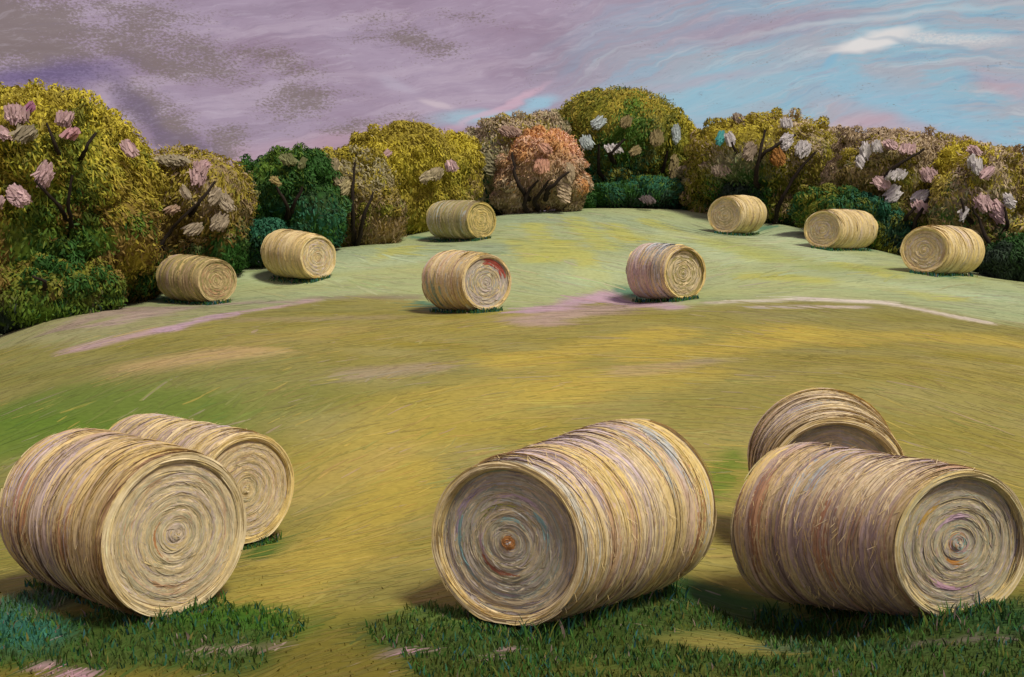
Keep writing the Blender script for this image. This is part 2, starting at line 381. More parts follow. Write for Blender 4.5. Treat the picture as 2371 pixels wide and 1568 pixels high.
# dark grass in front of and below the bales; teal shade painted under far ones
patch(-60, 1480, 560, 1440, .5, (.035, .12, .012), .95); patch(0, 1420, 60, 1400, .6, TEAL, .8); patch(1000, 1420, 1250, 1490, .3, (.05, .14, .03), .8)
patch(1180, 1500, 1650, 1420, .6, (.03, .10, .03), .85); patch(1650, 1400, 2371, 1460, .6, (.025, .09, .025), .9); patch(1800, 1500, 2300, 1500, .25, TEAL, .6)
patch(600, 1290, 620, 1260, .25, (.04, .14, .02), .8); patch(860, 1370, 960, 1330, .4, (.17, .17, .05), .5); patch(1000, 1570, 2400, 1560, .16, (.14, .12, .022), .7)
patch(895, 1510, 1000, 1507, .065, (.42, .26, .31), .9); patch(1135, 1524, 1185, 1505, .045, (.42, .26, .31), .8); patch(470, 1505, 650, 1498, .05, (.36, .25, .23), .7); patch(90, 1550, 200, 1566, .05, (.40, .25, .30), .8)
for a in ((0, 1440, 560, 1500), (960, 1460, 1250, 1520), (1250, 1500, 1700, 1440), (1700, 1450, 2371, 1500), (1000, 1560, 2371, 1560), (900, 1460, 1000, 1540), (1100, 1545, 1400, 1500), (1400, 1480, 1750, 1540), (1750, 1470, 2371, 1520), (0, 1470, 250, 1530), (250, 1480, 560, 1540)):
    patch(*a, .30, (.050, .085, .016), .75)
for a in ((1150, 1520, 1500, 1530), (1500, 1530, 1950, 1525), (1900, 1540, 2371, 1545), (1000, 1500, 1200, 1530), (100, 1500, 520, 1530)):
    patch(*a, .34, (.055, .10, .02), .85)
patch(895, 1512, 1000, 1508, .06, (.46, .29, .35), .9); patch(1135, 1524, 1185, 1505, .04, (.46, .29, .35), .9); patch(470, 1507, 650, 1500, .045, (.38, .27, .26), .7); patch(90, 1550, 210, 1566, .05, (.46, .29, .35), .9)
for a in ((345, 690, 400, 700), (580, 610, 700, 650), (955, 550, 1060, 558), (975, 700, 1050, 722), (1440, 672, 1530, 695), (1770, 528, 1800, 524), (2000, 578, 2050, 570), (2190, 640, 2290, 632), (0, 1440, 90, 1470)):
    patch(*a, .32, (.03, .17, .13), .75)  # teal stands in for the shade at the bale feet
patch(2120, 1495, 2340, 1480, .07, (.20, .15, .15), .6)


def ground_colour(x, y, jit=0.0):
    x = np.asarray(x, float); y = np.asarray(y, float)
    p3 = np.stack([x, y, 0 * x], -1)
    n_a = sinnoise(p3 * np.array([.35, .8, 0]), 1, 4)[..., None]; n_b = sinnoise(p3 * np.array([.22, .5, 0]), 2, 4)[..., None]; n_c = sinnoise(p3 * np.array([1.2, 3., 0]), 3, 4)[..., None]
    up = np.array([.34, .41, .215]) + n_a * np.array([.04, .025, -.02]) + n_c * .012
    lo = np.array([.275, .256, .074]) + n_b * np.array([.05, .026, -.008]) + n_c * .02
    rt = np.clip((x - .2) / 1.2, 0, 1)[..., None]
    fr = np.array([.145, .135, .024]) * (1 - rt) + np.array([.075, .10, .020]) * rt + n_a * np.array([.035, .02, .002])
    fy = np.interp(x, fold[:, 0], fold[:, 1])
    s = np.clip((y - fy) / 1.6 + .5, 0, 1)[..., None]; s = s * s * (3 - 2 * s)
    # the meadow is greener on the left
    g = np.clip((-x / np.maximum(y, 8) - .12) / .3, 0, 1)[..., None]
    lo = lo * (1 - g * .45) + np.array([.17, .19, .055]) * g * .45
    gl = np.clip((-x / np.maximum(y, 8) - .16) / .16, 0, 1)[..., None] * np.clip((38 - y) / 6, 0, 1)[..., None]
    up = up * (1 - gl * .7) + np.array([.27, .25, .12]) * gl * .7
    c = lo * (1 - s) + up * s
    f = np.clip((10.4 - y + .5 * n_a[..., 0]) / 1.6, 0, 1)[..., None]
    c = c * (1 - f) + fr * f
    wob = 1 + .35 * n_c[..., 0]
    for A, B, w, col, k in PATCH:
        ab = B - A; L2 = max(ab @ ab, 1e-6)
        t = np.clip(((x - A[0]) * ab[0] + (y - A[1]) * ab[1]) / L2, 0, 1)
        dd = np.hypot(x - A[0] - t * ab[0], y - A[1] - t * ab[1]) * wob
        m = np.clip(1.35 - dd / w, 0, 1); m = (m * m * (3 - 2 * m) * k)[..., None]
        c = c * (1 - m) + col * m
    return np.clip(c, .008, .8)


def axis(vals):
    return np.unique(np.concatenate(vals))


gx = axis([np.arange(-24, 24.01, .2), np.arange(-60, 60, 2.), np.array([-1500, -900, -500, -300, -200, -140, -100, -80, 80, 100, 140, 200, 300, 500, 900, 1500.])])
gy = axis([np.arange(7, 30, .14), np.arange(30, 54, .25), np.arange(-20, 7, 1.), np.arange(54, 90, 3.), np.array([-1500, -700, -300, -150, -80, -40, 100, 130, 180, 260, 400, 700, 1500.])])
XX, YY = np.meshgrid(gx, gy, indexing='ij')
rr = np.hypot(XX, YY)
ZZ = H(np.clip(XX, -240, 240), np.clip(YY, -240, 240))
ZZ = np.where(rr > 240, -6.0 - (rr - 240) * .004, ZZ)
p3 = np.stack([XX, YY, 0 * XX], -1)
ZZ = ZZ + 0.001 * sinnoise(p3 * 3.0, 9, 3) * (rr < 60)
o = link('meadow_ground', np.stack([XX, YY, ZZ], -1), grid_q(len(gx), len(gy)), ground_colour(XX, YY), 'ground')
# grid_q winds clockwise seen from above for this axis order: turn the normals up
o.data.flip_normals() if o.data.polygons[0].normal.z < 0 else None
o['kind'] = 'structure'


# ------------------------------------------------------------------ brushed grass lying over the meadow
def lay_grass(n, d0, d1, powr, lpx, wpx, lift, seed):
    r = np.random.default_rng(seed)
    u = r.random(n); y = (d0 ** (1 - powr) + u * (d1 ** (1 - powr) - d0 ** (1 - powr))) ** (1 / (1 - powr))
    x = r.uniform(-.62, .62, n) * y
    # flow lines of the mown hay: over the rise, falling away to the right
    fx = np.ones(n); fy = np.clip(-(x - 2.5) * .22, -.9, 1.5) + .12 * sinnoise(np.stack([x * .3, y * .3, 0 * x], -1), 5, 3)
    far = np.clip((y - 28) / 6, 0, 1)
    fy = fy * (1 - far) + far * (-.9 + 1.6 * (sinnoise(np.stack([x * .25, y * .15, 0 * x], -1), 6, 3) > 0)) * .8
    a = np.arctan2(fy, fx) + r.normal(0, .22, n)
    L = r.uniform(lpx[0], lpx[1], n) * y / F; w = r.uniform(wpx[0], wpx[1], n) * y / F
    k = 4; t = np.linspace(-.5, .5, k)
    bend = r.normal(0, .12, n)
    X = x[:, None] + L[:, None] * (np.cos(a)[:, None] * t - np.sin(a)[:, None] * bend[:, None] * (t ** 2))
    Y = y[:, None] + L[:, None] * (np.sin(a)[:, None] * t + np.cos(a)[:, None] * bend[:, None] * (t ** 2))
    Z = H(X, Y) + lift * .07 * r.uniform(.1, 1.6, (n, 1)) + .0016 + .0003 * y[:, None] / 10
    Pc = np.stack([X, Y, Z], -1)
    tilt = (H(x - np.sin(a) * .4, y + np.cos(a) * .4) - H(x + np.sin(a) * .4, y - np.cos(a) * .4)) / .8 + r.normal(0, .018, n)
    Sd = np.stack([-np.sin(a), np.cos(a), tilt], -1)[:, None] * w[:, None, None] * .5
    Sd = np.repeat(Sd, k, 1)
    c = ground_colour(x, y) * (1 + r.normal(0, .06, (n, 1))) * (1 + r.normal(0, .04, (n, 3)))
    q = r.random(n)[:, None]
    near = ((y < 27) & (y > 10.6))[:, None]
    q = np.where(((y < 10.6) & (r.random(n) < .85))[:, None], .5, q)
    c = np.where((q < .07) & near, c * .6 + .4 * np.array([.50, .40, .08]), c)
    c = np.where((q > .965), c * .7 + .3 * np.array([.44, .33, .32]), c)
    c = np.where((q > .90) & (q < .95), c * .7 + .3 * np.array([.14, .19, .03]), c)
    return ribbons(Pc, Sd, c)


V, Q, C = merge(lay_grass(15000, 7.8, 54, 1.25, (10, 34), (1.4, 3.6), .005, 21), lay_grass(3600, 7.8, 54, 1.1, (30, 90), (2., 6.), .006, 22))
o = link('mown_grass', V, Q, C, 'grass'); o['kind'] = 'stuff'; o['label'] = 'short mown olive and gold grass lying over the meadow'; o['category'] = 'grass'


def blades(x, y, hgt, wid, col, seed, lean=.5):
    r = np.random.default_rng(seed); n = len(x)
    a = r.uniform(0, 2 * math.pi, n); ln = r.uniform(.1, lean, n)
    z = H(x, y) - .01; k = 4; t = np.linspace(0, 1, k)
    Pc = np.stack([x[:, None] + np.cos(a)[:, None] * ln[:, None] * hgt[:, None] * t ** 1.6, y[:, None] + np.sin(a)[:, None] * ln[:, None] * hgt[:, None] * t ** 1.6,
                   z[:, None] + hgt[:, None] * t * (1 - .25 * t)], -1)
    b = r.normal(0, .6, n)
    Sd = np.repeat(np.stack([np.cos(b), np.sin(b), 0 * b], -1)[:, None] * wid[:, None, None] * .5, k, 1)
    return ribbons(Pc, Sd, col, .08, np.array([.8, 1., .7, .12]))


# ------------------------------------------------------------------ bales
PAL = dict(gold=(.74, .58, .19), cream=(.80, .70, .46), tan=(.70, .56, .29), lav=(.55, .47, .54), rust=(.46, .22, .12), olive=(.34, .31, .12), blue=(.46, .56, .62),
           brown=(.32, .23, .14), sage=(.48, .50, .34), pink=(.56, .38, .36), grey=(.46, .42, .38), plum=(.36, .27, .30), teal=(.20, .36, .33))
TONE = dict(
    warm=dict(side=dict(tan=5, gold=4, lav=2., rust=1.8, cream=1.5, plum=1.8, brown=1, olive=.6), face=dict(cream=4, tan=3.5, sage=2.2, lav=1.8, gold=1, rust=.35, olive=.8), base='tan', fb='tan', rim=dict(cream=6, gold=2)),
    gold=dict(side=dict(gold=6, tan=3, lav=1.5, brown=.3, cream=3, plum=.3, olive=.8), face=dict(tan=4, cream=2.5, sage=1.5, lav=1.8, rust=.7, olive=1.2, gold=1), base='tan', fb='tan', rim=dict(cream=3, gold=4)),
    cream=dict(side=dict(cream=4, gold=4.5, tan=3.5, lav=1.7, blue=.7, rust=.8, pink=1, olive=.8), face=dict(sage=3, tan=2.5, grey=1.8, blue=1.2, lav=2.2, olive=1.6, gold=.7, cream=1.8, teal=.7), base='tan', fb='grey', rim=dict(cream=5, gold=3, tan=1)),
    mauve=dict(side=dict(lav=2.2, tan=5, rust=1.6, plum=2.4, cream=2, gold=1.6, brown=1, pink=1, olive=.8), face=dict(sage=3, grey=3, tan=2.4, lav=2, olive=1.8, gold=.8, teal=.8, pink=.8), base='tan', fb='grey', rim=dict(cream=3, gold=3, sage=2)),
    dull=dict(side=dict(tan=2.5, brown=2.6, gold=1.6, plum=1.5, olive=2), face=dict(tan=3, olive=3, brown=1.6, rust=1), base='olive', fb='olive', rim=dict(tan=3, olive=2)),
    olive=dict(side=dict(olive=6, grey=1.2, blue=1.2, tan=1.5, brown=1), face=dict(gold=3.5, olive=3.5, tan=2), base='olive', fb='olive', rim=dict(gold=3, olive=2)),
    pale=dict(side=dict(lav=3, blue=3, pink=3, cream=2, olive=1, tan=2), face=dict(tan=3, grey=2, olive=2, cream=1.4), base='tan', fb='olive', rim=dict(gold=5, cream=2)),
)


def pick(r, w, n):
    ks = list(w); p = np.array([w[k] for k in ks], float); p /= p.sum()
    c = np.array([PAL[k] for k in ks])
    m = (c * p[:, None]).sum(0)
    return (c[r.choice(len(ks), n, p=p)] * .48 + m * .52) * (1 + r.normal(0, .06, (n, 1)))


def make_bale(B, idx):
    near = B['k'] == 'near'; r = np.random.default_rng(500 + idx)
    fx, fy, fh, fd, fyaw = B['f']; bx, by, bh, bd, byaw = B['b']
    cf, cb = P(fx, fy, fd), P(bx, by, bd)
    Rf, Rb = fh * K * fd / F, bh * K * bd / F
    nf = np.array([math.sin(R(fyaw)), -math.cos(R(fyaw)), 0.0]); nb = np.array([math.sin(R(byaw)), -math.cos(R(byaw)), 0.0])
    T = TONE[B['tone']]
    base = np.array([(cf[0] + cb[0]) / 2, (cf[1] + cb[1]) / 2, min(cf[2] - Rf, cb[2] - Rb)])
    root = thing('hay_bale', base, B['label'], 'hay bale', 'round hay bales lying on the meadow')

    def ring(t):
        t = np.asarray(t, float)[..., None]
        n = unit(nb * (1 - t) + nf * t)
        e1 = unit(np.stack([-n[..., 1], n[..., 0], 0 * n[..., 0]], -1)); e2 = np.broadcast_to(np.array([0, 0, 1.]), n.shape)
        return cb * (1 - t) + cf * t, n, e1, e2, (Rb * (1 - t) + Rf * t)[..., 0]

    def lump(t, ph):
        q = np.stack([np.cos(ph) * 2, np.sin(ph) * 2, t * 4], -1)
        return .018 * sinnoise(q, idx, 3) + .006 * sinnoise(np.stack([t * 34, 0 * t, np.sin(ph) * .8], -1), idx + 40, 2)

    def surf(t, ph, h=0.0):
        t = np.asarray(t, float); ph = np.asarray(ph, float)
        c, n, e1, e2, Rr = ring(t)
        edge = np.minimum(t, 1 - t)
        prof = 1 - ((.09 * np.exp(-edge / .04)) if near else (.12 * np.exp(-edge / .09)))
        rr_ = Rr * prof * (1 + lump(t, ph) * (1.0)) + h
        sn = np.sin(ph); sn = np.where(sn < -.93, -.93 + (sn + .93) * .35, sn)
        p = c + (rr_ * np.cos(ph))[..., None] * e1 + (rr_ * sn)[..., None] * e2
        return p - base

    # body
    nt_, nph = (44, 96) if near else (20, 48)
    t = np.linspace(0, 1, nt_)[:, None] + 0 * np.zeros((1, nph)); ph = np.linspace(0, 2 * math.pi, nph, endpoint=False)[None] + 0 * t
    bc = np.array(PAL[T['base']]) * 1.0
    band = sinnoise(np.stack([t * 26, 0 * t, ph * .15], -1), idx + 7, 3)[..., None]
    Cb = np.clip(bc * (1 + .22 * band), .01, .8)
    body = link('bale_body', surf(t, ph), grid_q(nt_, nph, True), Cb, 'straw', root)

    # both ends: recessed discs of wound hay
    rec = B['rec'] * Rf / .75; fs = .975 if near else .92

    def facept(rr_, ph, sgn, h=0.0):
        c, n, e1, e2, Rr = ring(np.full_like(rr_, 1.0 if sgn > 0 else 0.0))
        x = np.clip((.93 - rr_) / .06, 0, 1)
        dep = -rec * x * x * (3 - 2 * x) + .006 * np.cos(rr_ * 46 + ph) * (rr_ < .86) + .02 * np.exp(-(rr_ / .08) ** 2) + h
        sn = np.sin(ph); sn = np.where(sn * rr_ < -.93, -.93 / np.maximum(rr_, .5) + (sn + .93) * .2, sn)
        return c - base + (rr_ * Rr * fs * np.cos(ph))[..., None] * e1 + (rr_ * Rr * fs * sn)[..., None] * e2 + (sgn * dep)[..., None] * n

    nr = 40 if near else 18
    for sgn in (1, -1):
        q = np.linspace(.95, .004, nr)[:, None] + 0 * np.zeros((1, nph)); pp = np.linspace(0, 2 * math.pi, nph, endpoint=False)[None] + 0 * q
        fc = np.array(PAL[T['fb']]) * .95
        Cc = fc * (1 + .25 * np.cos(q * 46 + pp)[..., None] * .6 + .2 * sinnoise(np.stack([q * 20, pp * .5, 0 * q], -1), idx + 3, 3)[..., None])
        link('bale_end', facept(q, pp, sgn), grid_q(nr, nph, True), np.clip(Cc, .02, .8), 'straw', root)

    # wound straw on the side
    n = 5200 if near else 750
    k = 9 if near else 6
    wpx = 1.0 if near else .75
    # bands: strands laid at the same place along the bale share a colour
    nbnd = 30; bcol = pick(r, T['side'], nbnd)
    tt = r.random(n); bi = np.clip((tt * nbnd + r.normal(0, .35, n)).astype(int), 0, nbnd - 1)
    cc = np.where((r.random(n) < .68)[:, None], bcol[bi], pick(r, T['side'], n))
    ph0 = r.uniform(0, 2 * math.pi, n); ext = r.uniform(.35, 1.25, n)
    pp = ph0[:, None] + ext[:, None] * np.linspace(-.5, .5, k)[None]
    skew = r.normal(0, .012, n)
    tv = np.clip(tt[:, None] + skew[:, None] * np.linspace(-1, 1, k), .004, .996)
    tf = tt * 2 - 1; top_ = np.sin(ph0)
    for (t0, t1, a0, a1, cn, pr_) in B.get('acc', ()):  # colour streaks, with painted highlights on top and plum and teal shade low
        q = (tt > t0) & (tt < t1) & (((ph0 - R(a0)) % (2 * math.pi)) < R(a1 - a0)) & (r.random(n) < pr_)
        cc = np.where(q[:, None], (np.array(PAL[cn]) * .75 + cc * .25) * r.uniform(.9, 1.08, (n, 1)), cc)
    h = r.uniform(.001, .0045, n)[:, None] * np.ones((1, k))
    Pc = surf(tv, pp, h); ax = unit(cf - cb)
    wd = (r.uniform(.8, 2.6, n) + (r.random(n) < .22) * r.uniform(1, 4.5, n)) * wpx * (.0092 if near else .03)
    _, nn, e1, e2, _ = ring(tv)
    rad_ = np.cos(pp)[..., None] * e1 + np.sin(pp)[..., None] * e2
    Sd = (ax[None, None] + rad_ * r.normal(0, .22, (n, 1, 1))) * wd[:, None, None] * .5
    side = ribbons(Pc, Sd, cc, .05)
    parts = [side]
    # stray ends standing off the side
    if near:
        m = 900; ts = r.random(m); ps = r.uniform(0, 2 * math.pi, m)
        s = np.linspace(0, 1, 4)
        pq = ps[:, None] + r.choice([-1, 1], m)[:, None] * s * r.uniform(.06, .22, m)[:, None]
        hh = s ** 1.5 * r.uniform(.010, .045, m)[:, None]
        tq = np.clip(ts[:, None] + s * r.normal(0, .03, m)[:, None], 0, 1)
        Pq = surf(tq, pq, hh); Sq = np.broadcast_to(ax * .0035, Pq.shape).copy()
        parts.append(ribbons(Pq, Sq, pick(r, dict(cream=3, gold=3, tan=2), m), .05))
    o = link('wound_straw', *merge(*parts), 'strand', root); o['kind'] = 'stuff'

    # coiled straw on both ends
    for sgn in (1, -1):
        m = (3000 if near else 420) if sgn > 0 else (900 if near else 160)
        rr_ = .88 * np.sqrt(r.random(m)) * (1 - .12 * r.random(m)); rr_ = np.maximum(rr_, .015)
        ext = r.uniform(.3, 1.3, m) * np.clip(.35 / rr_, .6, 2.4) * .8; ph0 = r.uniform(0, 2 * math.pi, m)
        pp = ph0[:, None] + ext[:, None] * np.linspace(-.5, .5, k)
        rv = np.clip(rr_[:, None] + r.normal(0, .018, m)[:, None] * np.linspace(-1, 1, k), .008, .9)
        nb2 = 22; rb = pick(r, T['face'], nb2); cc = np.where((r.random(m) < .4)[:, None], rb[np.clip((rr_ * nb2).astype(int), 0, nb2 - 1)], pick(r, T['face'], m))
        if sgn > 0 and B['label'].startswith('large centre'):
            cc = np.where((rr_ < .09)[:, None], np.array([.50, .24, .08]), cc)
            # a rusty arc below the middle
            q = (np.abs(rr_ - .40) < .02) & (np.abs((ph0 % (2 * math.pi)) - 4.2) < .5); cc = np.where(q[:, None], np.array([.40, .16, .09]), cc)
        if sgn > 0 and 'right edge' in B['label']:
            pm = ph0 % (2 * math.pi)
            cc = np.where(((rr_ < .16) & (r.random(m) < .6))[:, None], np.array([(.30, .52, .46), (.60, .40, .40), (.46, .42, .38), (.56, .36, .20)])[r.integers(0, 4, m)], cc)
            cc = np.where(((np.abs(rr_ - .27) < .025) & (np.abs(pm - 4.4) < .4))[:, None], np.array([.56, .28, .07]), cc)
            cc = np.where(((np.abs(rr_ - .60) < .02) & (np.abs(pm - 4.6) < .5))[:, None], np.array([.62, .40, .50]), cc)
            cc = np.where(((np.abs(rr_ - .62) < .02) & (np.abs(pm - 2.5) < .4))[:, None], np.array([.58, .38, .10]), cc)
            cc = np.where(((np.abs(rr_ - .36) < .03) & (np.abs(pm - 1.8) < .6))[:, None], np.array([.55, .40, .50]), cc)
        if sgn > 0 and 'left edge' in B['label']:
            pm = ph0 % (2 * math.pi)
            cc = np.where((rr_ < .13)[:, None], cc * .5 + .5 * np.array([.60, .52, .48]), cc)
            cc = np.where(((np.abs(rr_ - .30) < .015) & (np.abs(pm - 3.3) < .35))[:, None], np.array([.48, .24, .10]), cc)
            cc = np.where(((np.abs(rr_ - .62) < .02) & (np.abs(pm - 4.6) < .4))[:, None], np.array([.58, .38, .22]), cc)
        if sgn > 0 and B['label'].startswith('large centre'):
            pm = ph0 % (2 * math.pi)
            for (ra, pa, wa, ca) in ((.66, 3.3, .6, (.30, .52, .52)), (.50, .3, .6, (.32, .54, .52)), (.72, 2.6, .5, (.46, .38, .48)), (.45, 1.9, .4, (.46, .50, .10)), (.36, 3.3, .3, (.62, .45, .50)), (.56, 1.4, .4, (.60, .48, .52)), (.80, 4.4, .4, (.66, .55, .28)), (.28, 1.6, .5, (.34, .54, .50))):
                cc = np.where(((np.abs(rr_ - ra) < .03) & (np.abs(pm - pa) < wa) & (r.random(m) < .7))[:, None], np.array(ca), cc)
        if sgn > 0 and 'red mark' in B['label']:
            q = (rr_ > .62) & (np.abs((ph0 % (2 * math.pi)) - 1.0) < .7); cc = np.where(q[:, None], np.array([.42, .10, .07]), cc)
        Pc = facept(rv, pp, sgn, r.uniform(.002, .006, m)[:, None] * np.ones((1, k)))
        _, nn, e1, e2, Rr = ring(np.full_like(rv, 1.0 if sgn > 0 else 0.0))
        rad_ = np.cos(pp)[..., None] * e1 + np.sin(pp)[..., None] * e2
        wd = r.uniform(.7, 2.4, m) * wpx * (.0092 if near else .03)
        Sd = (rad_ + nn * r.normal(0, .2, (m, 1, 1))) * wd[:, None, None] * .5
        o = link('coiled_straw', *ribbons(Pc, Sd, cc, .06), 'strand', root); o['kind'] = 'stuff'
        # raised rim of paler straw
        m = (620 if near else 110) if sgn > 0 else (200 if near else 50)
        ph0 = r.uniform(0, 2 * math.pi, m); ext = r.uniform(.3, .9, m); pp = ph0[:, None] + ext[:, None] * np.linspace(-.5, .5, k)
        rv = r.uniform(.88, .985, m)[:, None] + r.normal(0, .008, m)[:, None] * np.linspace(-1, 1, k)
        Pc = facept(rv, pp, sgn, r.uniform(.004, .018, m)[:, None] * np.ones((1, k)))
        rad_ = np.cos(pp)[..., None] * e1[:1, :1] + np.sin(pp)[..., None] * e2[:1, :1]
        Sd = (rad_ + nn[:1, :1] * r.normal(0, .4, (m, 1, 1))) * (r.uniform(.9, 2.4, m) * wpx * (.0092 if near else .026))[:, None, None] * .5
        o = link('straw_rim', *ribbons(Pc, Sd, pick(r, T['rim'], m), .06), 'strand', root); o['kind'] = 'stuff'
    return cf, cb, Rf, Rb


info = [make_bale(B, i) for i, B in enumerate(BALES)]

# ------------------------------------------------------------------ standing grass: foreground and round the foot of each bale
r = np.random.default_rng(77); xs, ys, hs, ws, cs = [], [], [], [], []
GP = np.array([(.040, .125, .018), (.03, .13, .065), (.11, .14, .02), (.18, .17, .04), (.065, .17, .028), (.26, .20, .17), (.03, .12, .13)])
n = 30000
y = r.uniform(7.6, 10.9, n); x = r.uniform(-.60, .60, n) * y
gc = ground_colour(x, y); green = (gc[:, 1] > gc[:, 0] * 1.25)
keep = green | (r.random(n) < np.clip((10.2 - y) / 2.4, .06, .85) * np.where((x > -2.4) & (x < -.75), .25, 1))
x, y, gc, green = x[keep], y[keep], gc[keep], green[keep]
xs.append(x); ys.append(y); hs.append(np.where(green, r.uniform(.04, .13, len(x)), r.uniform(.015, .06, len(x)))); ws.append(r.uniform(.008, .02, len(x)))
cs.append(np.where((green & (r.random(len(x)) < .45))[:, None], GP[r.choice(7, len(x), p=[.34, .2, .12, .06, .2, .03, .05])], gc * r.uniform(.8, 1.35, (len(x), 1))))
for B, (cf, cb, Rf, Rb) in zip(BALES, info):
    nr_ = B['k'] == 'near'; tall = 1.5 if ('centre' in B['label'] or 'right edge' in B['label']) else 1.0; m = 1700 if nr_ else 420
    t = r.uniform(-.08, 1.04, m); s = r.choice([-1, 1], m, p=[.5, .5]); c = cb * (1 - t[:, None]) + cf * t[:, None]
    ax = unit((cf - cb)[:2]); pr = np.array([-ax[1], ax[0]]); off = r.uniform(.18, .62, m) * Rf
    x = c[:, 0] + pr[0] * off * s; y = c[:, 1] + pr[1] * off * s
    e = r.random(m) < .3      # in front of the end face
    nf = np.array([math.sin(R(B['f'][4])), -math.cos(R(B['f'][4]))]); lat = r.uniform(-.5, .5, m) * Rf; fo = r.uniform(.0, .16, m)
    x = np.where(e, cf[0] + nf[0] * fo - nf[1] * lat, x); y = np.where(e, cf[1] + nf[1] * fo + nf[0] * lat, y)
    xs.append(x); ys.append(y); hs.append(tall * r.uniform(.05, .19, m) * np.where(e, .4, 1) if nr_ else r.uniform(.05, .20, m)); ws.append(r.uniform(.009, .022, m) * (1 if nr_ else 2.2))
    cs.append(GP[r.choice(7, m, p=[.32, .22, .1, .06, .2, .03, .07] if nr_ else [.15, .35, .05, .05, .15, .05, .2])] * r.uniform(.7, 1.2, (m, 1)))  # far tufts weighted to teal, adding to the painted shade under the bales
x, y, h_, w_, c_ = map(np.concatenate, (xs, ys, hs, ws, cs))
o = link('standing_grass', *blades(x, y, h_, w_, c_, 5), 'grass'); o['kind'] = 'stuff'; o['label'] = 'dark green uncut grass round the foot of the bales'; o['category'] = 'grass'


# ------------------------------------------------------------------ trees
def tube(pts, r0, r1, col=(.035, .026, .018), ns=7):
    pts = np.asarray(pts, float); seg = np.linalg.norm(np.diff(pts, axis=0), axis=1); s = np.append(0, np.cumsum(seg)); s /= s[-1]
    k = max(6, len(pts) * 3); u = np.linspace(0, 1, k)
    c = np.stack([np.interp(u, s, pts[:, i]) for i in range(3)], 1)
    c[1:-1] = (c[:-2] + 2 * c[1:-1] + c[2:]) / 4
    c[1:-1] += rng.normal(0, .25 * (r0 + r1) / 2, (k - 2, 3))
    tg = unit(np.gradient(c, axis=0)); a = unit(np.cross(tg, np.array([.2, 1., .1]))); b = np.cross(tg, a)
    ph = np.linspace(0, 2 * math.pi, ns, endpoint=False)
    rr_ = (r0 + (r1 - r0) * u)[:, None] * (1 + .12 * rng.normal(size=(k, ns)))
    V = c[:, None] + rr_[..., None] * (np.cos(ph)[None, :, None] * a[:, None] + np.sin(ph)[None, :, None] * b[:, None])
    return V.reshape(-1, 3), grid_q(k, ns, True), np.tile(np.array(col), (k * ns, 1)) * (1 + .15 * rng.normal(size=(k * ns, 1)))


_ico = None


def ico(sub=3):
    import bmesh
    global _ico
    if _ico is None:
        bm = bmesh.new(); bmesh.ops.create_icosphere(bm, subdivisions=4, radius=1.0)
        _ico = (np.array([v.co[:] for v in bm.verts]), np.array([[v.index for v in f.verts] for f in bm.faces])); bm.free()
    return _ico


LEAF = dict(yel=(.42, .37, .04), olive=(.27, .23, .03), dgreen=(.025, .085, .014), green=(.08, .15, .018), brown=(.25, .19, .10), tan=(.38, .31, .21), pinkish=(.52, .36, .26), orange=(.46, .25, .10),
            salmon=(.66, .40, .28), teal=(.02, .10, .055), grey=(.28, .26, .15), rust=(.17, .12, .03), black=(.015, .03, .018), mid=(.14, .15, .018))


